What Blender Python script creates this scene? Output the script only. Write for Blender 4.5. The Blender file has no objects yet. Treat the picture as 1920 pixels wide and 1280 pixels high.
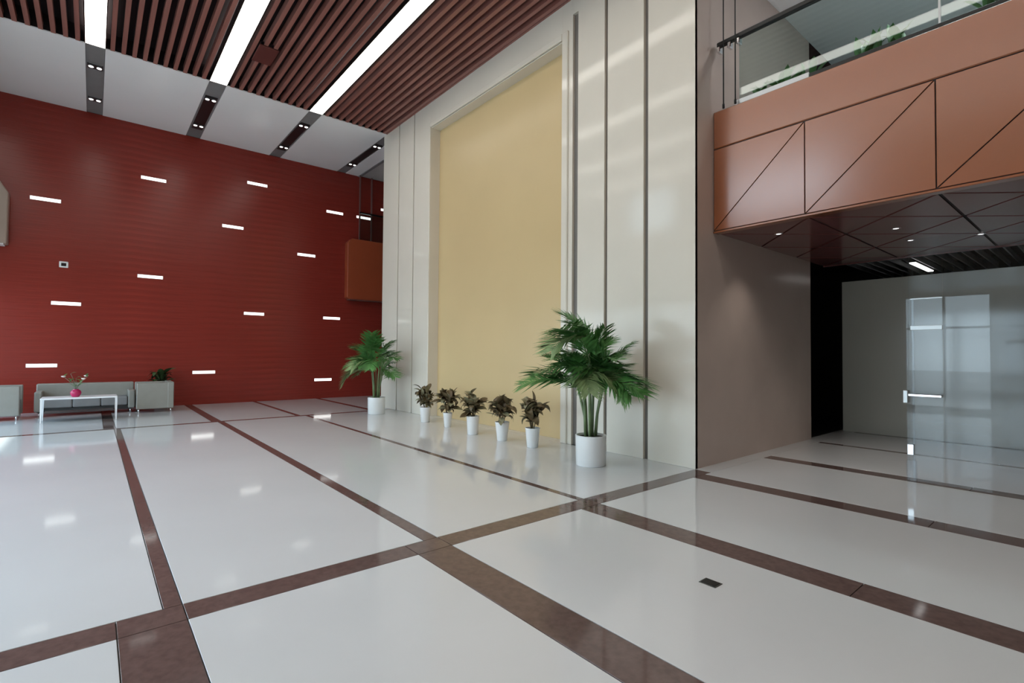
import bpy, bmesh, math, random
from mathutils import Vector, Matrix

random.seed(7)
scene = bpy.context.scene
COL = scene.collection

# ------------------------------------------------------------------ camera
F_PX, YAW, PITCH, ROLL, EYE = 947.27, .6928, .0227, -.0075, 1.6
_R = Vector((math.cos(YAW), -math.sin(YAW), 0)); _F = Vector((math.sin(YAW), math.cos(YAW), 0)); _U = Vector((0, 0, 1))
F2 = _F*math.cos(PITCH) + _U*math.sin(PITCH); U2 = -_F*math.sin(PITCH) + _U*math.cos(PITCH)
R3 = _R*math.cos(ROLL) - U2*math.sin(ROLL); U3 = _R*math.sin(ROLL) + U2*math.cos(ROLL)
cam_data = bpy.data.cameras.new('camera'); cam = bpy.data.objects.new('camera', cam_data); COL.objects.link(cam)
cam_data.sensor_width = 36; cam_data.lens = F_PX/1920*36; cam_data.clip_start = .05; cam_data.clip_end = 300
cam.matrix_world = Matrix(((R3.x, U3.x, -F2.x, 0), (R3.y, U3.y, -F2.y, 0), (R3.z, U3.z, -F2.z, EYE), (0, 0, 0, 1)))
scene.camera = cam

# ------------------------------------------------------------------ world, sun, exposure
SKY = 5.4
STRIP = 5.6
world = bpy.data.worlds.new('sky'); scene.world = world; world.use_nodes = True
nt = world.node_tree; nt.nodes.clear()
wo = nt.nodes.new('ShaderNodeOutputWorld'); bg = nt.nodes.new('ShaderNodeBackground')
tc = nt.nodes.new('ShaderNodeTexCoord'); sx = nt.nodes.new('ShaderNodeSeparateXYZ'); rp = nt.nodes.new('ShaderNodeValToRGB')
rp.color_ramp.elements[0].position = 0.0; rp.color_ramp.elements[0].color = (.80, .90, 1, 1)
rp.color_ramp.elements[1].position = .9; rp.color_ramp.elements[1].color = (.52, .74, 1, 1)
nt.links.new(tc.outputs['Generated'], sx.inputs[0]); nt.links.new(sx.outputs['Z'], rp.inputs[0])
nt.links.new(rp.outputs[0], bg.inputs[0]); bg.inputs[1].default_value = SKY; nt.links.new(bg.outputs[0], wo.inputs[0])

sun_d = bpy.data.lights.new('sun', 'SUN'); sun_d.energy = 10; sun_d.angle = .02; sun_d.color = (1, .96, .9)
sun = bpy.data.objects.new('sun', sun_d); COL.objects.link(sun)
sun.rotation_euler = Vector((.27, .12, -1)).to_track_quat('-Z', 'Y').to_euler()
sun.location = (-8, 8, 20)

scene.view_settings.view_transform = 'Standard'; scene.view_settings.look = 'None'
scene.view_settings.exposure = 0.45; scene.view_settings.gamma = 1.0; scene.view_settings.use_curve_mapping = False
cy = scene.cycles
cy.max_bounces = 10; cy.diffuse_bounces = 5; cy.glossy_bounces = 5; cy.transparent_max_bounces = 16
cy.caustics_reflective = False; cy.caustics_refractive = False; cy.sample_clamp_indirect = 6
cy.use_denoising = True

# ------------------------------------------------------------------ key measures
XL, W, W2, WX = -3.0, 6.494, 12.343, 14.6      # left glazing, feature wall, passage wall, far limit
Y0, YF, D, YB = 3.803, 13.79, 17.54, -7.0      # near end / far end of feature block, red wall, wall behind camera
H, D2 = 7.945, 13.61                           # ceiling height, front edge of the white ceiling band
ZS, ZT, WB, WS = 3.372, 5.166, 6.983, 11.28    # balcony soffit, balcony top, balcony face, soffit back edge

# portals that help the renderer find the daylight in the glazing
for z0, z1, ya, yb in ((.1, 3.4, 2.2, 17.5), (6.2, 7.72, 6.4, 12.2)):
    pd = bpy.data.lights.new('window_portal', 'AREA'); pd.shape = 'RECTANGLE'; pd.size = z1-z0; pd.size_y = yb-ya
    pd.cycles.is_portal = True
    po = bpy.data.objects.new('window_portal', pd); COL.objects.link(po)
    po.location = (XL-.05, (ya+yb)/2, (z0+z1)/2); po.rotation_euler = (0, -math.pi/2, 0)

# ------------------------------------------------------------------ materials
M = {}
def mat(name, col, rough=.5, metal=0., spec=.5, noise=0., nscale=4., stretch=(1, 1, 1), coat=0., bump=0., emit=None, estr=0.):
    m = bpy.data.materials.new(name); m.use_nodes = True; t = m.node_tree; b = t.nodes['Principled BSDF']
    b.inputs['Base Color'].default_value = (*col, 1); b.inputs['Roughness'].default_value = rough
    b.inputs['Metallic'].default_value = metal; b.inputs['Specular IOR Level'].default_value = spec
    if coat: b.inputs['Coat Weight'].default_value = coat; b.inputs['Coat Roughness'].default_value = .2
    if emit: b.inputs['Emission Color'].default_value = (*emit, 1); b.inputs['Emission Strength'].default_value = estr
    if noise or bump:
        c = t.nodes.new('ShaderNodeTexCoord'); mp = t.nodes.new('ShaderNodeMapping'); n = t.nodes.new('ShaderNodeTexNoise')
        mp.inputs['Scale'].default_value = stretch; n.inputs['Scale'].default_value = nscale; n.inputs['Detail'].default_value = 5
        t.links.new(c.outputs['Object'], mp.inputs[0]); t.links.new(mp.outputs[0], n.inputs['Vector'])
        if noise:
            r = t.nodes.new('ShaderNodeValToRGB')
            r.color_ramp.elements[0].position = .3; r.color_ramp.elements[1].position = .7
            r.color_ramp.elements[0].color = (*[max(0, v*(1-noise)) for v in col], 1)
            r.color_ramp.elements[1].color = (*[min(1, v*(1+noise)) for v in col], 1)
            t.links.new(n.outputs['Fac'], r.inputs[0]); t.links.new(r.outputs[0], b.inputs['Base Color'])
        if bump:
            bp = t.nodes.new('ShaderNodeBump'); bp.inputs['Strength'].default_value = bump; bp.inputs['Distance'].default_value = .01
            t.links.new(n.outputs['Fac'], bp.inputs['Height']); t.links.new(bp.outputs[0], b.inputs['Normal'])
    M[name] = m; return m
def glass(name, tint, rough=.0, refl=1.5):
    m = bpy.data.materials.new(name); m.use_nodes = True; t = m.node_tree; t.nodes.clear()
    o = t.nodes.new('ShaderNodeOutputMaterial'); mx = t.nodes.new('ShaderNodeMixShader')
    tr = t.nodes.new('ShaderNodeBsdfTransparent'); gl = t.nodes.new('ShaderNodeBsdfGlossy'); fr = t.nodes.new('ShaderNodeFresnel')
    tr.inputs[0].default_value = (*tint, 1); gl.inputs['Roughness'].default_value = rough; 
    ge = t.nodes.new('ShaderNodeNewGeometry'); ior = t.nodes.new('ShaderNodeMapRange')   # thin pane: both faces reflect alike
    ior.inputs['To Min'].default_value = refl; ior.inputs['To Max'].default_value = 1/refl
    t.links.new(ge.outputs['Backfacing'], ior.inputs['Value']); t.links.new(ior.outputs[0], fr.inputs[0])
    t.links.new(fr.outputs[0], mx.inputs[0]); t.links.new(tr.outputs[0], mx.inputs[1]); t.links.new(gl.outputs[0], mx.inputs[2])
    t.links.new(mx.outputs[0], o.inputs[0]); M[name] = m; return m

mat('floor_white', (.60, .61, .62), .075, spec=.36, noise=.025, nscale=.7)
mat('floor_brown', (.125, .082, .074), .07, spec=.38, noise=.14, nscale=22)
mat('floor_joint', (.05, .045, .04), .8, noise=.1)
mat('marble', (.68, .632, .552), .10, spec=.25, noise=.03, nscale=.8)
mat('groove', (.16, .145, .13), .5, noise=.05)
mat('gold_panel', (.60, .455, .25), .28, spec=.25, noise=.035, nscale=.5)
mat('taupe', (.54, .44, .39), .22, noise=.05, nscale=1.2)
mat('pale_stone', (.54, .53, .47), .08, noise=.04, nscale=.8)
mat('red_board', (.235, .029, .020), .24, spec=.3, noise=.13, nscale=2.2, stretch=(.25, 1, 6))
mat('red_joint', (.12, .010, .008), .5, noise=.1)
mat('slat_red', (.29, .12, .098), .38, noise=.15, nscale=3, stretch=(6, .3, 6))
mat('void_dark', (.012, .004, .006), .8, noise=.05)
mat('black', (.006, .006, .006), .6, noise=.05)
mat('ceiling_white', (.92, .93, .94), .22, noise=.012, nscale=1.)
mat('track_grey', (.21, .215, .22), .45, noise=.05)
mat('track_black', (.01, .01, .012), .4, noise=.05)
mat('access_red', (.10, .022, .018), .5, noise=.05)
mat('orange_panel', (.30, .088, .028), .26, metal=.1, spec=.8, coat=1., noise=.03, nscale=1.)
mat('soffit_panel', (.18, .075, .07), .16, spec=.6, noise=.05, nscale=1.)
mat('rust_panel', (.34, .07, .028), .3, metal=.0, noise=.06, nscale=1.2)
mat('post_red', (.20, .09, .08), .3, metal=.3, noise=.05)
mat('soffit_seam', (.012, .006, .006), .6, noise=.05)
mat('wall_plain', (.40, .38, .35), .4, noise=.03)
mat('upper_grey', (.50, .51, .50), .35, noise=.03)
mat('frame_dark', (.05, .052, .055), .4, metal=.5, noise=.05)
mat('frame_light', (.55, .57, .58), .3, metal=.4, noise=.03)
mat('chrome', (.75, .76, .78), .12, metal=1., noise=.02)
mat('steel_black', (.012, .012, .012), .35, metal=.3, noise=.05)
mat('white_pot', (.80, .80, .80), .25, noise=.01)
mat('soil', (.03, .02, .014), .9, noise=.3, nscale=30, bump=.6)
mat('palm_leaf', (.085, .23, .06), .38, noise=.35, nscale=5)
mat('palm_leaf_light', (.22, .31, .13), .4, noise=.3, nscale=5)
mat('cane', (.16, .22, .10), .45, noise=.3, nscale=14, stretch=(1, 1, .4))
mat('bronze_leaf', (.12, .085, .042), .36, noise=.5, nscale=9)
mat('olive_leaf', (.22, .20, .115), .38, noise=.4, nscale=9)
mat('dark_leaf', (.035, .06, .022), .3, noise=.4, nscale=8)
mat('sofa_grey', (.27, .26, .232), .5, noise=.04, nscale=6)
mat('sofa_seat', (.20, .20, .205), .55, noise=.05, nscale=6)
mat('sofa_base', (.02, .02, .02), .5, noise=.05)
mat('table_white', (.82, .82, .83), .25, noise=.01)
mat('magenta', (.42, .012, .09), .2, noise=.08)
mat('petal', (.72, .60, .56), .5, noise=.1)
mat('sprig', (.20, .23, .17), .5, noise=.2)
mat('beige_box', (.36, .28, .235), .35, noise=.04)
mat('metal_plate', (.10, .10, .09), .35, metal=.6, noise=.2, nscale=20)
mat('grass', (.06, .12, .03), .9, noise=.3)
mat('paving', (.35, .34, .33), .8, noise=.1)
mat('lamp_white', (.9, .9, .88), .4, emit=(1, .945, .86), estr=STRIP, noise=.003)
mat('upper_fill_glow', (.9, .9, .88), .4, emit=(.95, .98, 1), estr=17, noise=.003)  # glow of the lamp added over the upper floor
mat('wall_lamp', (.9, .9, .88), .4, emit=(1, .97, .93), estr=1.7, noise=.003)
mat('spot_lens', (.9, .9, .9), .3, emit=(1, .98, .95), estr=1.6, noise=.003)
mat('lens_off', (.78, .80, .82), .15, metal=.6, noise=.02)
glass('window_glass', (.90, .95, .95))
glass('rail_glass', (.82, .90, .89), .0, 1.48)
glass('screen_glass', (.95, .965, .98), .0, 1.3)

# ------------------------------------------------------------------ helpers
def tag(o, label=None, cat=None, group=None, kind=None):
    if label: o['label'] = label
    if cat: o['category'] = cat
    if group: o['group'] = group
    if kind: o['kind'] = kind
    return o
def link(name, me, parent=None, m=None):
    o = bpy.data.objects.new(name, me); COL.objects.link(o)
    if parent is not None: o.parent = parent
    if m and not me.materials: me.materials.append(M[m])
    return o
def empty(name, loc=(0, 0, 0), rz=0.):
    o = bpy.data.objects.new(name, None); COL.objects.link(o); o.location = loc; o.rotation_euler = (0, 0, rz)
    o.empty_display_size = .1; return o
def mesh_of(bm, name, smooth=False):
    me = bpy.data.meshes.new(name); bm.normal_update(); bm.to_mesh(me); bm.free()
    if smooth: me.polygons.foreach_set('use_smooth', [True]*len(me.polygons))
    return me
def bm_box(bm, a, b, bev=0., seg=1):
    x0, y0, z0 = [min(p, q) for p, q in zip(a, b)]; x1, y1, z1 = [max(p, q) for p, q in zip(a, b)]
    v = [bm.verts.new(p) for p in ((x0, y0, z0), (x1, y0, z0), (x1, y1, z0), (x0, y1, z0), (x0, y0, z1), (x1, y0, z1), (x1, y1, z1), (x0, y1, z1))]
    fs = [bm.faces.new([v[i] for i in q]) for q in ((3, 2, 1, 0), (4, 5, 6, 7), (0, 1, 5, 4), (1, 2, 6, 5), (2, 3, 7, 6), (3, 0, 4, 7))]
    if bev:
        es = list({e for f in fs for e in f.edges})
        bmesh.ops.bevel(bm, geom=es, offset=bev, segments=seg, profile=.5, affect='EDGES')
def box(name, a, b, m, parent=None, bev=0., seg=1, world=False):
    """box between parent-local corners, its origin at its own base centre (at the world origin for carriers)"""
    c = Vector((0, 0, 0)) if world else Vector(((a[0]+b[0])/2, (a[1]+b[1])/2, min(a[2], b[2])))
    bm = bmesh.new(); bm_box(bm, Vector(a)-c, Vector(b)-c, bev, seg)
    o = link(name, mesh_of(bm, name, False), parent, m); o.location = c; return o
def prism(name, pts, axis, lo, hi, m, parent=None, inset=0., bev=0.):
    """polygon pts (2-D) extruded along axis between lo and hi"""
    if inset:
        c = [sum(p[i] for p in pts)/len(pts) for i in (0, 1)]; q = []
        n = len(pts); area = sum(pts[i][0]*pts[(i+1) % n][1]-pts[(i+1) % n][0]*pts[i][1] for i in range(n))
        if area < 0: pts = pts[::-1]
        for i in range(n):
            p0, p1, p2 = Vector(pts[i-1]), Vector(pts[i]), Vector(pts[(i+1) % n])
            d1 = (p1-p0).normalized(); d2 = (p2-p1).normalized()
            n1 = Vector((-d1.y, d1.x)); n2 = Vector((-d2.y, d2.x)); k = (n1+n2).normalized()
            q.append(p1 + k*min(inset/max(.15, k.dot(n1)), inset*4))
        pts = [tuple(p) for p in q]
    def P(p, h):
        return (h, p[0], p[1]) if axis == 'x' else ((p[0], h, p[1]) if axis == 'y' else (p[0], p[1], h))
    bm = bmesh.new(); A = [bm.verts.new(P(p, lo)) for p in pts]; B = [bm.verts.new(P(p, hi)) for p in pts]
    bm.faces.new(A); bm.faces.new(B[::-1]); n = len(pts)
    for i in range(n): bm.faces.new((A[i], B[i], B[(i+1) % n], A[(i+1) % n]))
    bmesh.ops.recalc_face_normals(bm, faces=bm.faces)
    if bev: bmesh.ops.bevel(bm, geom=list(bm.edges), offset=bev, segments=1, affect='EDGES')
    c = sum((v.co for v in bm.verts), Vector())/len(bm.verts)
    for v in bm.verts: v.co -= c
    o = link(name, mesh_of(bm, name), parent, m); o.location = c; return o
def lathe_mesh(prof, n=32, smooth=True, name='lathe'):
    bm = bmesh.new(); rings = []
    for r, z in prof:
        rings.append([bm.verts.new((r*math.cos(2*math.pi*i/n), r*math.sin(2*math.pi*i/n), z)) for i in range(n)] if r > 1e-6 else [bm.verts.new((0, 0, z))])
    for A, B in zip(rings, rings[1:]):
        for i in range(n):
            j = (i+1) % n
            if len(A) == 1 and len(B) == 1: continue
            if len(A) == 1: bm.faces.new((A[0], B[j], B[i]))
            elif len(B) == 1: bm.faces.new((A[i], A[j], B[0]))
            else: bm.faces.new((A[i], A[j], B[j], B[i]))
    bmesh.ops.recalc_face_normals(bm, faces=bm.faces)
    return mesh_of(bm, name, smooth)
def bm_tube(bm, pts, rads, n=8):
    rings = []
    for i, p in enumerate(pts):
        p = Vector(p); d = (Vector(pts[min(i+1, len(pts)-1)]) - Vector(pts[max(i-1, 0)])).normalized()
        a = d.cross(Vector((0, 0, 1)) if abs(d.z) < .9 else Vector((1, 0, 0))).normalized(); b = d.cross(a)
        r = rads[i] if isinstance(rads, (list, tuple)) else rads
        rings.append([bm.verts.new(p + a*r*math.cos(2*math.pi*k/n) + b*r*math.sin(2*math.pi*k/n)) for k in range(n)])
    for A, B in zip(rings, rings[1:]):
        for k in range(n): bm.faces.new((A[k], A[(k+1) % n], B[(k+1) % n], B[k]))
    bm.faces.new(rings[0][::-1]); bm.faces.new(rings[-1])
def tube(name, pts, rads, m, parent=None, n=8):
    bm = bmesh.new(); bm_tube(bm, pts, rads, n); bmesh.ops.recalc_face_normals(bm, faces=bm.faces)
    return link(name, mesh_of(bm, name, True), parent, m)

# ================================================================== SETTING
# ---- floor
floor = box('floor', (XL-.2, YB-.15, -.10), (WX+.1, D+.2, -.014), 'floor_joint', world=True)
tag(floor, 'polished pale floor divided by dark brown stone strips', 'floor', kind='structure')
YC0, YC1, YF0, YF1 = 3.572, 3.805, 12.98, 13.15
J = .003
def slab(name, x0, x1, y0, y1, m, lift=0.):
    return box(name, (x0+J, y0+J, -.03), (x1-J, y1-J, lift), m, floor, .0015)
far = [(.368, .470), (2.200, 2.332), (4.115, 4.207)]
near = [(.137, .470), (2.020, 2.332), (3.907, 4.207), (6.044, 6.336), (8.06, 8.33), (10.27, 10.40), (12.2, W2)]
back = [(.205, .40), (2.10, 2.30), (3.93, 4.05), (5.88, 6.05), (8.0, 8.2)]
def band(strips, y0, y1, xa, xb, joint_len):
    x = xa
    for s0, s1 in strips:
        if s0 > xb: break
        slab('floor_tile', x, s0, y0, y1, 'floor_white')
        y = y1
        while y > y0 + 1e-3:                     # strip stones laid end to end
            yn = max(y0, y - joint_len)
            if yn - y0 < .4: yn = y0
            slab('strip_stone', s0, s1, yn, y, 'floor_brown'); y = yn
        x = s1
    if x < xb - .02: slab('floor_tile', x, xb, y0, y1, 'floor_white')
band(far, YC1, YF0, XL, W, 3.2)
band(near, YB, YC0, XL, WX, 2.4)
band(back, YF1, D+.02, XL, WX, 4.4)
for (y0, y1), n in (((YC0, YC1), 'near'), ((YF0, YF1), 'far')):
    xs = [XL, .137, .47, 2.02, 2.332, 3.907, 4.207, W] if n == 'near' else [XL, .37, 2.3, 4.2, W]
    for a, b in zip(xs, xs[1:]): slab('strip_stone', a, b, y0, y1, 'floor_brown')
slab('floor_tile', W, WX, YC0, Y0+1.9, 'floor_white')
slab('floor_tile', W, W+.26, 6.43, 11.10, 'floor_white')
slab('floor_tile', W, WX, YF-.1, YF1, 'floor_white')

# ---- ceiling
ceiling = box('ceiling', (XL-.2, YB, H+.34), (WX+.1, D+.1, H+.55), 'void_dark', world=True)
tag(ceiling, 'high ceiling of dark red slats with a white band by the red wall', 'ceiling', kind='structure')
L_STRIPS = [(-2.50, -2.16), (-.24, .077), (1.997, 2.345), (4.284, 4.613)]
bm = bmesh.new(); bm_box(bm, (-.038, 0, 0), (.038, D2-.01-YB, .14)); slat_me = mesh_of(bm, 'slat'); slat_me.materials.append(M['slat_red'])
def slats(x0, x1, n):
    for i in range(n):
        o = link('slat', slat_me, ceiling); o.location = (x0 + (x1-x0)*i/(n-1), YB, H)
slats(-2.04, -.36, 10); slats(.20, 1.87, 10); slats(2.46, 4.16, 10); slats(4.73, 6.40, 10); slats(-2.90, -2.62, 2)
# a board that closes the slat field at the feature wall
box('edge_board', (6.452, Y0, H), (W+.05, D2-.01, H+.14), 'slat_red', ceiling)
box('end_board', (XL, D2-.012, H+.02), (W+.4, D2, H+.34), 'void_dark', ceiling)
# white band with dark tracks continuing the lamp lines
TR = [(-2.50, -2.16), (-.24, .077), (1.997, 2.345), (4.284, 4.613), (6.50, 6.80)]
xe = XL
for i, (a, b) in enumerate(TR):
    box('ceiling_panel', (xe, D2, H), (a-.006, D, H+.06), 'ceiling_white', ceiling)
    t = box('track_channel', (a, D2, H+.012), (b, D, H+.05), 'track_grey', ceiling)
    box('track_slot', (a+.04, 14.45, H+.004), (b-.04, 16.85, H+.02), 'track_black' if i > 1 else 'track_grey', ceiling)
    xe = b+.006
box('ceiling_panel', (xe, D2, H), (7.26, D, H+.06), 'ceiling_white', ceiling)
box('ceiling_trim', (7.26, D2, H-.02), (7.36, D, H+.06), 'track_grey', ceiling)
box('ceiling_panel', (7.36, D2, H+.02), (WX, D, H+.06), 'upper_grey', ceiling)

# access plate and lamps
ap = empty('ceiling_access_plate', (2.72, 11.62, H-.03))
box('plate', (-.19, -.36, 0), (.19, .36, .028), 'access_red', ap, .006)
box('plate_rim', (-.17, -.34, .02), (.17, .34, .1), 'void_dark', ap)
tag(ap, 'dark red square plate set between the ceiling slats', 'ceiling plate')

where = ['nearest the glazed left wall, left of the picture', 'leftmost of the bright strips in view', 'middle of the three bright strips', 'rightmost strip, nearest the marble wall']
for i, (a, b) in enumerate(L_STRIPS):
    t = empty('ceiling_light', ((a+b)/2, D2, H))
    w = (b-a)/2
    box('diffuser', (-w, -4.0-D2, .004), (w, -.012, .05), 'lamp_white', t)
    for s in (-1, 1): box('side_frame', (s*w, YB-D2, .0), (s*(w+.018), -.012, .20), 'steel_black', t)
    tag(t, 'long white ceiling light strip, ' + where[i], 'ceiling light', 'long ceiling light strips')

spot_where = ['far left', 'leftmost', 'second', 'third', 'rightmost']
for i, (a, b) in enumerate(TR[1:], 1):
    for k, (y, nm) in enumerate(((14.62, 'nearer the slats'), (16.54, 'nearer the red wall'))):
        t = empty('twin_spotlight', ((a+b)/2, y, H))
        box('housing', (-.135, -.11, -.012), (.135, .11, .03), 'track_black', t, .004)
        for s in (-1, 1):
            lens = link('lens', lathe_mesh([(0, -.022), (.036, -.022), (.044, -.018), (.044, .01)], 14, True, 'lens'), t, 'spot_lens'); lens.location = (s*.072, 0, -.004)
            ring = link('ring', lathe_mesh([(.044, .0), (.05, -.014), (.056, -.014), (.056, .01)], 14, True, 'ring'), lens, 'lens_off')
        tag(t, f'twin white spotlight in the {spot_where[i]} ceiling track, {nm}', 'spotlight', 'twin spotlights in the ceiling tracks')

# ---- feature wall (block with marble slabs, recess with gold panel)
feat = empty('wall_feature', (W, (Y0+YF)/2, 0))
tag(feat, 'cream marble feature wall with a recessed gold panel', 'wall', kind='structure')
def fbox(name, a, b, m, bev=0.):
    off = Vector((W, (Y0+YF)/2, 0)); return box(name, Vector(a)-off, Vector(b)-off, m, feat, bev)
REC = .26; YR, YL_, ZO = 6.43, 11.10, 7.30
fbox('core_panel', (W+.05, Y0+.05, 0), (W+.9, YR, H+.2), 'groove')
fbox('core_panel', (W+.05, YL_, 0), (W+.9, YF-.05, H+.2), 'groove')
fbox('core_panel', (W+REC+.03, YR, 0), (W+.9, YL_, H+.2), 'groove')
fbox('core_panel', (W+.05, YR, ZO+.05), (W+REC+.03, YL_, H+.2), 'groove')
fbox('gold_panel', (W+REC, YR+.004, 0), (W+REC+.03, YL_-.012, ZO-.02), 'gold_panel')
G = [(12.800, 12.850), (11.945, 11.990), (6.055, 6.18), (5.390, 5.452), (4.592, 4.672)]
ys = [YF]
for g0, g1 in G: ys += [g1, g0]
ys.append(Y0)
for i in range(0, len(ys), 2):
    top, bot = ys[i], ys[i+1]
    if top > YR and bot < YL_:   # field that holds the opening: two jambs and a lintel
        fbox('marble_slab', (W, YL_, 0), (W+.06, top, H+.01), 'marble', .004)
        fbox('marble_slab', (W, bot, 0), (W+.06, YR, H+.01), 'marble', .004)
        fbox('marble_slab', (W, YR, ZO), (W+.06, YL_, H+.01), 'marble', .004)
    else: fbox('marble_slab', (W, bot, 0), (W+.06, top, H+.01), 'marble', .004)
fbox('marble_slab', (W, 6.05, 7.66), (W+.06, 6.19, H+.01), 'marble')
# reveals and raised bead round the opening
fbox('reveal', (W+.012, YL_-.012, 0), (W+REC, YL_+.02, ZO), 'marble')
fbox('reveal', (W+.012, YR-.02, 0), (W+REC, YR+.004, ZO), 'marble')
fbox('reveal', (W+.012, YR, ZO-.02), (W+REC, YL_, ZO+.02), 'marble')
fbox('frame_bead', (W-.035, YL_-.01, 0), (W+.03, YL_+.10, ZO+.12), 'marble', .014)
fbox('frame_bead', (W-.035, YR-.15, 0), (W+.03, YR, ZO+.12), 'marble', .014)
fbox('frame_bead', (W-.035, YR, ZO), (W+.03, YL_-.01, ZO+.12), 'marble', .014)
# corner return slab and the far end of the block
fbox('marble_slab', (W+.06, YF-.06, 0), (11.0, YF, H+.2), 'marble')

# ---- end wall beside the feature wall (taupe), runs up past the balcony
wr = box('wall_end', (W+.004, Y0, 0), (10.62, Y0+.35, H+.3), 'taupe')
tag(wr, 'glossy taupe end wall beneath and beside the orange balcony', 'wall', kind='structure')
gap = box('wall_gap', (10.62, Y0+1.6, 0), (WX, Y0+1.7, ZS+1.2), 'black', world=True); tag(gap, 'recess with its shade coloured black, between the taupe wall and the pale passage wall', 'wall', kind='structure')  # black surfaces stand for the dark inside the opening
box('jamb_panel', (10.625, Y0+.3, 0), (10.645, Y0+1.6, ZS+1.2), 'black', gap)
gc = box('recess_shade_sheet', (10.62, Y0+.06, -.01), (WX, Y0+1.6, .004), 'black'); gc.parent = gap; gc.location -= gap.location  # black sheet over the pale tiles, the recess's shade put into colour
w2 = box('wall_passage', (W2, YB, 0), (W2+.12, Y0, 3.17), 'pale_stone', None, .004)
tag(w2, 'pale polished stone wall at the back of the passage', 'wall', kind='structure')
wx = box('wall_right', (WX, YB, -.1), (WX+.1, D, H+.4), 'black'); tag(wx, 'dark wall hidden behind the passage', 'wall', kind='structure')
wb = box('wall_back', (XL-.2, YB-.15, -.1), (WX+.1, YB, H+.5), 'wall_plain'); tag(wb, 'plain beige wall behind the viewer', 'wall', kind='structure')

# ---- red wall of long boards
wred = box('wall_red', (XL-.2, D+.02, -.1), (WX, D+.2, H+.4), 'red_joint', world=True)
tag(wred, 'tall dark red wall of long horizontal boards dotted with slot lights', 'wall', kind='structure')
nb = 46; bh = H/nb
bm = bmesh.new(); bm_box(bm, (-(WX-XL)/2, -.03, .0005), ((WX-XL)/2, 0, bh-.0005), .001); board_me = mesh_of(bm, 'board'); board_me.materials.append(M['red_board'])
for i in range(nb):
    o = link('board', board_me, wred); o.location = Vector(((XL+WX)/2, D+.03, i*bh)) - wred.location

# ---- left glazing
wl = empty('wall_left', (XL, (YB+D)/2, 0)); tag(wl, 'glazed entrance wall on the left with dark frames', 'wall', kind='structure')
def lbox(n, a, b, m): return box(n, Vector(a)-wl.location, Vector(b)-wl.location, m, wl)
YG = 2.2                                        # glazing starts here, solid wall behind the viewer
lbox('solid_wall', (XL-.2, YB, -.1), (XL, YG, H+.5), 'wall_plain')
UW = [(5.3, 8.8), (10.2, 12.2)]                 # two high windows
lbox('spandrel', (XL-.2, YG, 3.35), (XL, D, 6.2), 'wall_plain')
lbox('spandrel', (XL-.2, YG, 7.72), (XL, D, H+.5), 'wall_plain')
for y0, y1 in ((YG, UW[0][0]), (UW[0][1], UW[1][0]), (UW[1][1], D)): lbox('spandrel', (XL-.2, y0, 6.2), (XL, y1, 7.72), 'wall_plain')
for y0, y1 in UW: lbox('pane', (XL-.09, y0, 6.2), (XL-.075, y1, 7.72), 'window_glass')
lbox('sill', (XL-.2, YG, -.1), (XL, D, .12), 'frame_dark')
ny = 7; dy = (D-YG)/ny
for i in range(ny+1):
    y = YG + i*dy
    lbox('mullion', (XL-.16, y-.11, 0), (XL, y+.11, 3.35), 'frame_light')
    if i < ny:
        for z0, z1 in ((.12, 2.4), (2.46, 3.35)):
            lbox('pane', (XL-.09, y+.11, z0), (XL-.075, y+dy-.11, z1), 'window_glass')
        lbox('transom', (XL-.14, y+.11, 2.4), (XL-.02, y+dy-.11, 2.46), 'frame_light')
        lbox('mullion', (XL-.14, y+dy/2-.03, 0), (XL-.02, y+dy/2+.03, 3.35), 'frame_light')
lawn = box('ground', (-60, -40, -.3), (XL-.2, 60, -.12), 'paving'); tag(lawn, 'paved forecourt outside the glazed wall', 'ground', kind='structure')

# ================================================================== BALCONY
par = empty('balcony_parapet', (WB, Y0, ZS))
tag(par, 'glossy orange balcony front with diagonal seams beside the taupe wall', 'balcony')
def pbox(n, a, b, m, bev=0.): return box(n, Vector(a)-par.location, Vector(b)-par.location, m, par, bev)
pbox('backing', (WB+.03, YB, ZS+.02), (WB+.12, Y0-.004, ZT-.02), 'soffit_seam')
ZM = 4.61
yj = [3.795, 2.56, 1.25, -.06, -1.37, -2.68, -3.99, -5.3, YB]
pbox('top_band', (WB, YB, ZM+.006), (WB+.2, Y0-.006, ZT), 'orange_panel', .012)
for a, b in zip(yj, yj[1:]):
    z0, z1 = ZS+.035, ZM-.004
    for tri in (((a, z0), (a, z1), (b, z1)), ((a, z0), (b, z1), (b, z0))):
        o = prism('orange_panel', [(p[0], p[1]) for p in tri], 'x', WB, WB+.035, 'orange_panel', par, .006, .002); o.location -= par.location
pbox('bottom_lip', (WB-.015, YB, ZS), (WB+.12, Y0-.006, ZS+.028), 'orange_panel', .006)

sof = box('soffit', (WB+.02, YB, ZS+.03), (WS+.03, Y0, ZT-.08), 'soffit_seam', world=True); tag(sof, 'dark red-brown underside of the balcony with zigzag seams', 'soffit', kind='structure')
xs = [7.10, 8.50, 9.90, 11.28]
def spanel(pts):
    o = prism('soffit_panel', pts, 'z', ZS+.012, ZS+.03, 'soffit_panel', sof, .017); o.location -= sof.location
for a, b in zip(yj, yj[1:]):
    m = (a+b)/2
    for x0, x1 in zip(xs, xs[1:]):
        c = (x0+x1)/2
        spanel([(x0, a), (c, m), (x1, a)]); spanel([(x0, b), (x1, b), (c, m)])
    for x in xs:
        l = [(x-.7, m)] if x > xs[0] else []; r = [(x+.7, m)] if x < xs[-1] else []
        spanel(l + [(x, b)] + r + [(x, a)])
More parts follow.
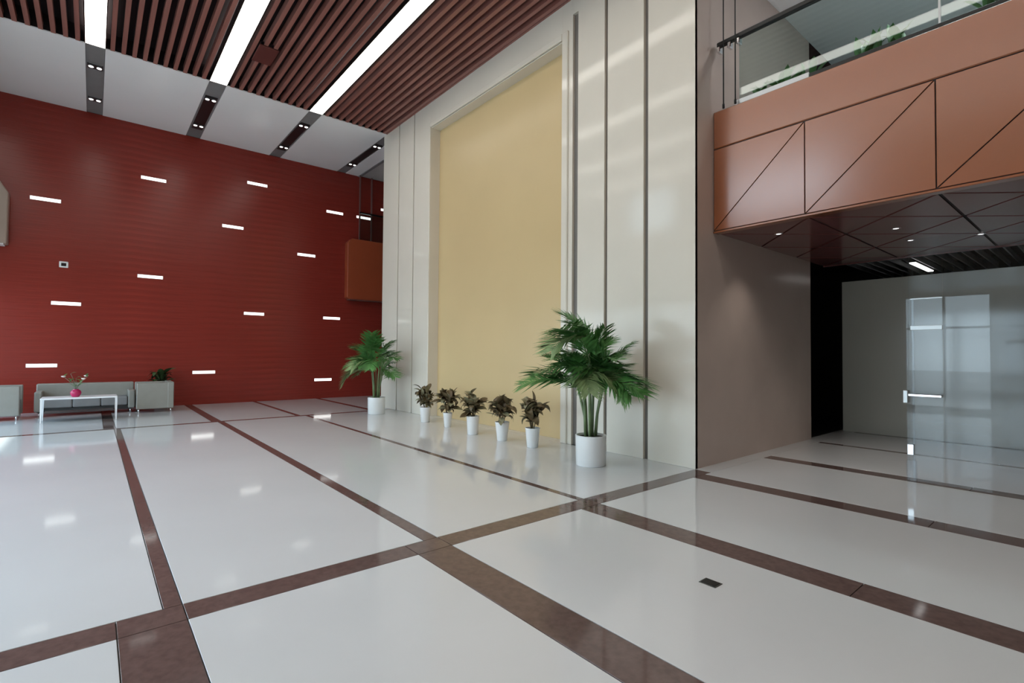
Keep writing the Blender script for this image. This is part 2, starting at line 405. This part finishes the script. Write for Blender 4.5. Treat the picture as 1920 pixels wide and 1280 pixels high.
# the slatted dark ceiling over the passage
psl = box('ceiling_passage', (WS, YB, ZS+.34), (WX, Y0+1.6, ZS+.4), 'black', world=True); tag(psl, 'black passage ceiling with thin pale blades', 'ceiling', kind='structure')
bm = bmesh.new(); bm_box(bm, (-(WX-WS)/2+.02, -.012, 0), ((WX-WS)/2-.02, .012, .10)); blade = mesh_of(bm, 'blade'); blade.materials.append(M['frame_light'])
for i in range(34):
    o = link('blade', blade, psl); o.location = Vector(((WS+WX)/2, 3.6-i*.18, ZS+.10)) - psl.location
pl = empty('passage_light', (13.2, 2.61, ZS+.06)); box('diffuser', (-.75, -.05, 0), (.75, .05, .02), 'wall_lamp', pl); box('housing', (-.77, -.06, .02), (.77, .06, .14), 'track_black', pl)
tag(pl, 'short white lamp between the black blades above the passage wall', 'lamp')
box('soffit_edge', (WS, YB, ZS-.0), (WS+.03, Y0, ZS+.34), 'soffit_panel', sof).location -= sof.location

dl = [(8.63, 1.99, 'nearer the taupe wall'), (9.68, 2.05, 'nearer the black blades'), (9.93, 1.28, 'beside the cross seam'), (7.75, 3.2, 'in the corner by the taupe wall')]
for x, y, n in dl:
    t = empty('downlight', (x, y, ZS+.014))
    r = link('trim_ring', lathe_mesh([(.035, .0), (.04, -.008), (.055, -.008), (.06, 0)], 20, True, 'ring'), t, 'chrome')
    l = link('lens', lathe_mesh([(0, -.004), (.036, -.004), (.036, .0)], 20, True, 'lens'), t, 'spot_lens')
    ld = bpy.data.lights.new('downlight_beam', 'SPOT'); ld.energy = 20; ld.spot_size = 1.7; ld.spot_blend = .8; ld.shadow_soft_size = .05; ld.color = (1, .93, .84)
    lo = bpy.data.objects.new('downlight_beam', ld); COL.objects.link(lo); lo.parent = t; lo.location = (0, 0, -.03)
    tag(t, 'small round downlight in the brown soffit, ' + n, 'downlight', 'downlights under the balcony')

# upper floor behind the parapet
slabu = box('floor_upper', (WB+.1, YB, ZT-.08), (WX, Y0, ZT-.02), 'floor_white'); tag(slabu, 'upper floor behind the orange balcony front', 'floor', kind='structure')
wu = box('wall_upper', (W2, YB, ZT-.02), (W2+.1, Y0, H+.3), 'upper_grey'); tag(wu, 'grey wall at the back of the upper floor', 'wall', kind='structure')
cu = box('ceiling_upper', (WB+.6, YB, H-.25), (W2, Y0, H-.17), 'ceiling_white'); tag(cu, 'pale ceiling over the upper floor', 'ceiling', kind='structure')
t = empty('upper_fill_light', (8.0, 0, H-.25)); box('diffuser', (-.12, -4.2, -.03), (.12, 2.0, -.005), 'upper_fill_glow', t); box('housing', (-.14, -4.22, -.006), (.14, 2.02, -.001), 'frame_light', t)  # added lamp, out of view, lifts the upper floor behind the glass
tag(t, 'long lamp added out of view to brighten the upper floor', 'lamp')

# glass balustrade
bal = empty('glass_balustrade', (WB+.06, Y0, ZT)); tag(bal, 'greenish glass balustrade with black handrail on the orange balcony', 'balustrade')
def bbox(n, a, b, m, bev=0.): return box(n, Vector(a)-bal.location, Vector(b)-bal.location, m, bal, bev)
gy = [3.44, 1.215, -.6, -2.4, -4.2, -6.0, YB]
for a, b in zip(gy, gy[1:]): bbox('glass_pane', (WB+.05, b+.008, ZT+.02), (WB+.066, a-.008, 6.14), 'rail_glass')
bbox('base_channel', (WB+.03, 2.515, ZT+.002), (WB+.09, 3.49, ZT+.075), 'frame_light', .004)
bbox('base_channel', (WB+.03, YB, ZT+.002), (WB+.09, 2.51, ZT+.055), 'steel_black', .004)
bbox('handrail', (WB+.02, YB, 6.13), (WB+.10, 3.76, 6.20), 'steel_black', .012)
for y in (3.72, 3.56, 3.43): bbox('clamp', (WB-.005, y-.025, 6.03), (WB+.09, y+.025, 6.12), 'chrome', .01)
bbox('joint_strip', (WB+.045, 1.205, ZT+.02), (WB+.071, 1.225, 6.12), 'frame_light')
for y, z, n in ((3.63, 5.23, 'nearer the taupe wall'), (3.455, 5.28, 'at the first glass edge')):
    t = empty('tension_rod', (WB-.02, y, ZT)); tube('rod', [(0, 0, .0), (0, 0, H-ZT)], .009, 'steel_black', t, 8)
    tube('end_fitting', [(0, 0, 0), (0, 0, .06)], .017, 'steel_black', t, 10)
    tag(t, 'thin black vertical rod above the orange balcony, ' + n, 'rod', 'thin black rods by the balustrade')

# upper planters seen through the glass
bm = bmesh.new()
def leaf_mesh(L, wd, curl, fold, nm, mt, n=5):
    bm = bmesh.new(); rows = []
    for i in range(n+1):
        t = i/n; w = wd*math.sin(math.pi*min(1, .08+t*.92))**.8*(1 if t < .98 else 0.05)
        x = L*t*math.cos(curl*t*.6); z = L*t*math.sin(.5)-curl*L*.55*t*t
        rows.append([bm.verts.new((x, -w, z+fold*w)), bm.verts.new((x, 0, z)), bm.verts.new((x, w, z+fold*w))])
    for A, B in zip(rows, rows[1:]):
        bm.faces.new((A[0], A[1], B[1], B[0])); bm.faces.new((A[1], A[2], B[2], B[1]))
    me = mesh_of(bm, nm, True); me.materials.append(M[mt]); return me
bm.free()
leafA = [leaf_mesh(.17, .038, c, .35, 'leaf', m_) for c in (.3, .9, 1.4) for m_ in ('bronze_leaf', 'olive_leaf', 'bronze_leaf')]
leafU = [leaf_mesh(.30, .045, c, .3, 'leaf', 'palm_leaf') for c in (.4, .9)]
leafD = [leaf_mesh(.34, .07, c, .3, 'leaf', 'dark_leaf') for c in (.6, 1.1, 1.6)]
def place_leaf(me, par_, loc, az, el, s, roll=0.):
    o = link('leaf', me, par_); o.location = loc; o.scale = (s, s, s)
    o.rotation_euler = Matrix.Rotation(az, 3, 'Z').to_4x4().to_euler()
    o.rotation_euler = (Matrix.Rotation(az, 3, 'Z') @ Matrix.Rotation(-el, 3, 'Y') @ Matrix.Rotation(roll, 3, 'X')).to_euler()
    return o
for x, y0, y1, n in ((7.45, 2.5, 3.4, 'at the left end by the pale channel'), (7.45, 1.55, 2.15, 'in the middle of the first pane'), (7.45, .2, .95, 'at the right beyond the glass joint')):
    t = empty('planter_trough', (x, (y0+y1)/2, ZT-.02)); h = (y1-y0)/2
    box('trough', (-.12, -h, 0), (.12, h, .22), 'steel_black', t, .01); box('soil', (-.1, -h+.02, .2), (.1, h-.02, .23), 'soil', t)
    for k in range(26):
        place_leaf(random.choice(leafU), t, (random.uniform(-.08, .08), random.uniform(-h+.04, h-.04), .22), random.uniform(0, 6.28), random.uniform(.5, 1.3), random.uniform(.6, 1.1), random.uniform(-.4, .4))
    tag(t, 'low green planting behind the balcony glass, ' + n, 'planter', 'planting behind the balcony glass')

# ---- far balcony in the corner behind the marble wall
fb = empty('corner_balcony', (8.4, D-.24, 3.45)); tag(fb, 'rust orange balcony front on the red wall behind the marble wall edge', 'balcony')
prism('front_panel', [(-1.58, .06), (-1.50, 0), (3, 0), (3, 2.15), (-1.42, 2.15), (-1.58, 2.0)], 'y', -.04, .24, 'rust_panel', fb, 0, .015)
box('glass_pane', (-1.15, .02, 2.15), (3, .03, 3.1), 'rail_glass', fb)
box('handrail', (-1.15, 0, 3.1), (3, .06, 3.15), 'steel_black', fb)
for x_ in (-1.13, -.69): box('post', (x_-.025, .03, 2.15), (x_+.025, .08, H-3.47), 'post_red', fb, .008)
box('lip', (-1.5, -.06, -.03), (3, .2, 0), 'post_red', fb)

# ---- glass screen in the passage
scr = empty('glass_screen', (8.07, 1.74, 0)); tag(scr, 'frameless clear glass door screen standing in the passage', 'glass screen')
box('glass_pane', (-.006, -.34, .02), (.006, 0, 3.1), 'screen_glass', scr)
box('glass_pane', (-.006, -4.2, .02), (.006, -.35, 3.1), 'screen_glass', scr)
for dy_ in (.012, -.045): box('edge_strip', (-.012, dy_-.01, .03), (.012, dy_+.01, 2.35), 'screen_glass', scr)
box('floor_shoe', (-.03, -.07, 0), (.03, .03, .27), 'screen_glass', scr, .004)
box('shoe_clip', (-.035, -.05, .34), (.035, .02, .48), 'chrome', scr, .006)
box('push_bar', (-.07, -.34, 1.085), (-.04, 0.0, 1.125), 'chrome', scr, .008)
box('bar_bracket', (-.07, -.0, 1.0), (.02, .05, 1.16), 'frame_light', scr, .006)
box('transom_bar', (-.014, -.34, 1.93), (.014, -.02, 1.985), 'frame_light', scr, .004)
box('upper_strip', (-.010, -.34, 2.32), (.010, -.02, 2.335), 'frame_light', scr)

# ================================================================== WALL LIGHTS
WLP = [(-1.0, 5.44, 'upper row, above and right of the beige box'), (1.245, 6.47, 'top row, under the second white ceiling panel'), (3.945, 6.92, 'highest of all, under the third ceiling track'),
       (6.44, 6.47, 'upper right, last one before the marble wall edge'), (7.52, 6.47, 'upper right, close to the marble wall'), (3.275, 5.44, 'centre of the wall, below the highest one'), (5.5, 4.85, 'right of centre at mid height'),
       (1.22, 3.68, 'at mid height, right of the square sensor'), (-.55, 2.80, 'left side, above the sofa and below the sensor'), (3.92, 2.78, 'centre, lower half of the wall'), (6.385, 2.76, 'right side, lower half, left of the palm crown'),
       (-.985, 1.19, 'low at the left, above the sofa back'), (2.58, .955, 'low, just right of the dark green plant'), (6.12, .635, 'lowest, just left of the potted palm'), (8.45, 6.9, 'top right, cut by the marble wall edge')]
for x, z, n in WLP:
    t = empty('wall_light', (x, D, z))
    box('diffuser', (-.288, -.012, -.04), (.288, .004, .04), 'wall_lamp', t, .004)
    box('housing', (-.296, -.006, -.048), (.296, .01, .048), 'frame_light', t)
    tag(t, 'white slot light on the red wall, ' + n, 'wall light', 'slot lights on the red wall')
t = empty('wall_sensor', (-.62, D, 3.81))
prism('frame', [(-.09, -.08), (.09, -.08), (.09, .08), (-.09, .08)], 'y', -.03, .004, 'table_white', t, 0, .012)
box('dark_lens', (-.05, -.036, -.04), (.05, -.028, .04), 'void_dark', t, .004)
tag(t, 'small white square sensor with dark centre on the red wall', 'sensor')
bb = empty('wall_box', (-2.35, D, 4.16))
prism('body', [(-.62, 0), (.70, 0), (.70, 1.25), (.54, 1.52), (-.62, 1.52)], 'y', -.35, .0, 'beige_box', bb, 0, .02)
box('bottom_plate', (-.6, -.34, -.03), (.64, -.01, .0), 'table_white', bb)
tag(bb, 'beige box on the red wall at the left picture edge', 'wall box')

# floor socket plate
fs = empty('floor_socket', (3.363, 1.855, 0), .0)
box('plate', (-.05, -.062, 0), (.05, .062, .004), 'metal_plate', fs, .001); box('lid', (-.04, -.05, .003), (.04, .05, .007), 'steel_black', fs, .001)
tag(fs, 'small dark metal socket plate set in the pale floor', 'floor socket')

# ================================================================== SEATING
def legs(t, pts, h, r=.018):
    for x, y in pts: tube('leg', [(x, y, 0), (x, y, h)], r, 'chrome', t, 10)
sofa = empty('sofa', (-.08, 16.62, 0))
tag(sofa, 'long low grey sofa with its back to the red wall', 'sofa')
box('base', (-.90, -.33, .10), (.90, .34, .20), 'sofa_base', sofa, .01)
for i in range(3): box('seat_cushion', (-.80+i*.535, -.36, .20), (-.80+(i+1)*.535-.006, .20, .42), 'sofa_seat', sofa, .03, 3)
box('backrest', (-.95, .20, .14), (.95, .42, .76), 'sofa_grey', sofa, .03, 3)
for s in (-1, 1): box('armrest', (s*.81, -.38, .12), (s*.95, .22, .58 if s > 0 else .60), 'sofa_grey', sofa, .03, 3)
legs(sofa, [(-.86, -.3), (.86, -.3), (-.86, .34), (.86, .34)], .12)
def armchair(x, y, face, label):
    t = empty('armchair', (x, y, 0)); s = face
    for yy in (-.40, .28): box('side_panel', (-.39, yy, .10), (.39, yy+.12, .765), 'sofa_grey', t, .02, 3)
    box('backrest', (-s*.40, -.41, .10), (-s*.26, .41, .78), 'sofa_grey', t, .02, 3)
    box('seat_cushion', (-s*.26, -.28, .20), (s*.36, .28, .44), 'sofa_seat', t, .03, 3)
    box('base', (-.34, -.34, .10), (.34, .34, .20), 'sofa_base', t, .01)
    legs(t, [(-.34, -.36), (.34, -.36), (-.34, .36), (.34, .36)], .11)
    return tag(t, label, 'armchair', 'grey box armchairs')
armchair(1.27, 16.30, -1, 'grey box armchair right of the coffee table, plant behind it')
armchair(-1.63, 16.24, 1, 'grey box armchair at the left picture edge')
tb = empty('coffee_table', (-.19, 15.2, 0)); tag(tb, 'low white coffee table with slim legs before the sofa', 'coffee table')
box('table_top', (-.66, -.30, .50), (.66, .30, .535), 'table_white', tb, .006)
for sx_ in (-1, 1):
    for sy_ in (-1, 1):
        prism('leg', [(sx_*.66, .50), (sx_*(.66-.04), .50), (sx_*(.66-.024), 0), (sx_*.655, 0)], 'y', sy_*.29, sy_*.255, 'table_white', tb)
box('lower_shelf', (-.60, -.25, .20), (.60, .25, .215), 'frame_dark', tb)
# vase
vz = empty('flower_vase', (-.27, 15.1, .535)); tag(vz, 'round magenta vase with pale sprigs on the coffee table', 'vase')
link('vase_body', lathe_mesh([(0, 0), (.055, 0), (.075, .02), (.098, .07), (.098, .11), (.075, .15), (.045, .165), (.05, .175), (.036, .175), (.034, .16), (0, .15)], 24, True, 'vase'), vz, 'magenta')
for k, (az, ln, lean) in enumerate(((.2, .34, .30), (1.6, .30, .25), (3.0, .36, .35), (4.2, .28, .3), (5.3, .32, .45), (2.3, .40, .12), (.9, .38, .5))):
    d = Vector((math.cos(az)*lean, math.sin(az)*lean, 1)).normalized()
    p = [Vector((0, 0, .15)) + d*ln*u + Vector((math.cos(az), math.sin(az), -.3))*.10*u*u for u in (0, .3, .6, 1)]
    tube('sprig', p, [.006, .005, .004, .003], 'sprig', vz, 6)
    for q in range(3): place_leaf(leafU[k % 2], vz, p[1+q], az + q*2.1, .25, .42).name = 'sprig_leaf'
    if k in (2, 4, 6):
        b = link('blossom', lathe_mesh([(0, -.02), (.03, -.01), (.045, .012), (.02, .02), (0, .012)], 10, True, 'blossom'), vz, 'petal'); b.location = p[3]

# plant behind the armchair
pb = empty('potted_plant', (1.48, 17.1, 0)); tag(pb, 'broad dark green leafy plant behind the right armchair', 'potted plant')
link('pot', lathe_mesh([(0, 0), (.12, 0), (.16, .36), (.17, .40), (.15, .40), (.14, .36), (0, .35)], 24, True, 'pot'), pb, 'white_pot')
for k in range(4): tube('stem', [(.03*math.cos(k*1.6), .03*math.sin(k*1.6), .34), (.06*math.cos(k*1.6), .06*math.sin(k*1.6), .7)], .012, 'cane', pb, 6)
for k in range(22):
    az = k*2.4; place_leaf(leafD[k % 3], pb, (.05*math.cos(az), .05*math.sin(az), .60 + .016*k), az, .25+.5*random.random(), 1.12, random.uniform(-.3, .3))

# ================================================================== POTTED PLANTS BY THE FEATURE WALL
def frond_mesh(L, droop, nl, wd, seed, mt):
    rnd = random.Random(seed); bm = bmesh.new(); pts = []
    for i in range(13):
        t = i/12; a = .0 - droop*t
        if i == 0: p = Vector((0, 0, 0))
        else: p = pts[-1] + Vector((math.cos(a), 0, math.sin(a)))*L/12
        pts.append(p)
    bm_tube(bm, pts, [.011*(1-.75*i/12) for i in range(13)], 5)
    for k in range(nl):
        t = .22 + .76*k/(nl-1); f = t*12; i = min(11, int(f)); p = pts[i].lerp(pts[i+1], f-i)
        d = (pts[i+1]-pts[i]).normalized(); up = Vector((-d.z, 0, d.x))
        ll = L*.50*math.sin(math.pi*(.18+.74*t))**.7*rnd.uniform(.85, 1.1)
        for s in (-1, 1):
            fwd = (d*.75 + Vector((0, s, 0))*.85 + up*rnd.uniform(.05, .35)).normalized()
            w = wd*rnd.uniform(.8, 1.15); side = fwd.cross(up).normalized()
            q0 = p; q1 = p + fwd*ll*.45; q2 = p + fwd*ll - Vector((0, 0, ll*rnd.uniform(.15, .4)))
            a0 = bm.verts.new(q0 + side*w*.3); a1 = bm.verts.new(q0 - side*w*.3)
            b0 = bm.verts.new(q1 + side*w - up*w*.3); bm_ = bm.verts.new(q1); b1 = bm.verts.new(q1 - side*w - up*w*.3); c0 = bm.verts.new(q2)
            bm.faces.new((a0, b0, bm_)); bm.faces.new((a0, bm_, a1)); bm.faces.new((a1, bm_, b1)); bm.faces.new((b0, c0, bm_)); bm.faces.new((bm_, c0, b1))
    me = mesh_of(bm, 'frond', True); me.materials.append(M[mt]); return me
FR = [frond_mesh(1.0, d, 24, .023, i, m_) for i, (d, m_) in enumerate(((.5, 'palm_leaf'), (.9, 'palm_leaf'), (1.3, 'palm_leaf'), (1.7, 'palm_leaf_light'), (1.1, 'palm_leaf')))]
def palm(loc, label, sc, seed, ncane, rmax, nfr, ztop, lowest):
    rnd = random.Random(seed); t = empty('potted_palm', loc)
    tag(t, label, 'potted palm', 'tall palms in white pots')
    link('pot', lathe_mesh([(0, 0), (.205, 0), (.213, .008), (.222, .41), (.222, .43), (.200, .43), (.198, .395), (0, .395)], 40, True, 'pot'), t, 'white_pot')
    link('soil', lathe_mesh([(.199, .398), (.12, .412), (0, .418)], 24, True, 'soil'), t, 'soil')
    tops = []
    for k in range(ncane):
        a = k*2.4+.4; r = .04+.07*rnd.random(); h = rnd.uniform(.85, 1.45)*sc; ln = rnd.uniform(.05, .17)
        p = [(r*math.cos(a), r*math.sin(a), .40), ((r+ln*.2)*math.cos(a), (r+ln*.2)*math.sin(a), .40+h*.35), ((r+ln*.6)*math.cos(a), (r+ln*.6)*math.sin(a), .40+h*.65), ((r+ln)*math.cos(a), (r+ln)*math.sin(a), .40+h)]
        w = rnd.uniform(.014, .027); tube('cane', p, [w, w*.95, w*.85, w*.5], 'cane', t, 8); tops.append((Vector(p[2]), Vector(p[3])))
    for k in range(nfr):
        az = k*2.399963 + rnd.uniform(-.3, .3); u = k/(nfr-1)
        b = tops[k % ncane]; base = b[0].lerp(b[1], rnd.uniform(lowest, 1))
        el = .30 + 1.15*u + rnd.uniform(-.2, .2)
        ln = rmax(az)*(1.0 - .15*u)*rnd.uniform(.72, 1.12)
        o = link('frond', FR[(k*3+seed) % 5], t); o.location = base; o.scale = (ln, ln, ln)
        o.rotation_euler = (Matrix.Rotation(az, 3, 'Z') @ Matrix.Rotation(-el, 3, 'Y') @ Matrix.Rotation(rnd.uniform(-.4, .4), 3, 'X')).to_euler()
    return t
palm((5.56, 4.90, 0), 'tall green palm in a white round pot at the near pilaster', 1.0, 3, 7, lambda az: .86 - .26*max(0, math.cos(az)), 54, 2.3, .0)
palm((5.70, 12.36, 0), 'green palm in a white pot at the far end of the marble wall', .8, 11, 8, lambda az:   .82 - .42*max(0, math.cos(az)), 40, 2.1, .0)

small = [(5.93, 10.25, .34, 'first from the far palm'), (5.90, 9.25, .31, 'second from the far palm, narrowest pot'), (5.78, 8.15, .36, 'middle one of the five'), (5.80, 7.25, .34, 'second from the near palm'), (5.80, 6.42, .33, 'nearest the near palm')]
rads = [(.125, .095), (.10, .065), (.125, .10), (.13, .085), (.125, .09)]
for i, (x, y, h, n) in enumerate(small):
    t = empty('potted_shrub', (x, y, 0)); r1, r0 = rads[i]
    link('pot', lathe_mesh([(0, 0), (r0, 0), (r0+.006, .006), (r1, h-.02), (r1+.006, h), (r1-.012, h), (r1-.016, h-.03), (0, h-.03)], 28, True, 'pot'), t, 'white_pot')
    link('soil', lathe_mesh([(r1-.016, h-.028), (0, h-.018)], 20, True, 'soil'), t, 'soil')
    rnd = random.Random(20+i); tops = []
    for k in range(5):
        a = k*1.257+rnd.random(); hh = rnd.uniform(.22, .42)
        p = [(.02*math.cos(a), .02*math.sin(a), h-.03), (.07*math.cos(a), .07*math.sin(a), h+hh*.5), (.12*math.cos(a), .12*math.sin(a), h+hh)]
        tube('stem', p, [.009, .008, .005], 'bronze_leaf', t, 6); tops.append(p)
    for k in range(72):
        p = tops[k % 5]; u = rnd.random(); q = Vector(p[1]).lerp(Vector(p[2]), u) if u > .3 else Vector(p[0]).lerp(Vector(p[1]), .4+u*2)
        place_leaf(leafA[(k*5+i) % 9], t, q, rnd.uniform(0, 6.28), rnd.uniform(-.5, 1.0), rnd.uniform(1.1, 1.75), rnd.uniform(-.6, .6))
    tag(t, 'bronze leafed shrub in a tapered white pot, ' + n, 'potted shrub', 'row of bronze leafed shrubs in white pots')
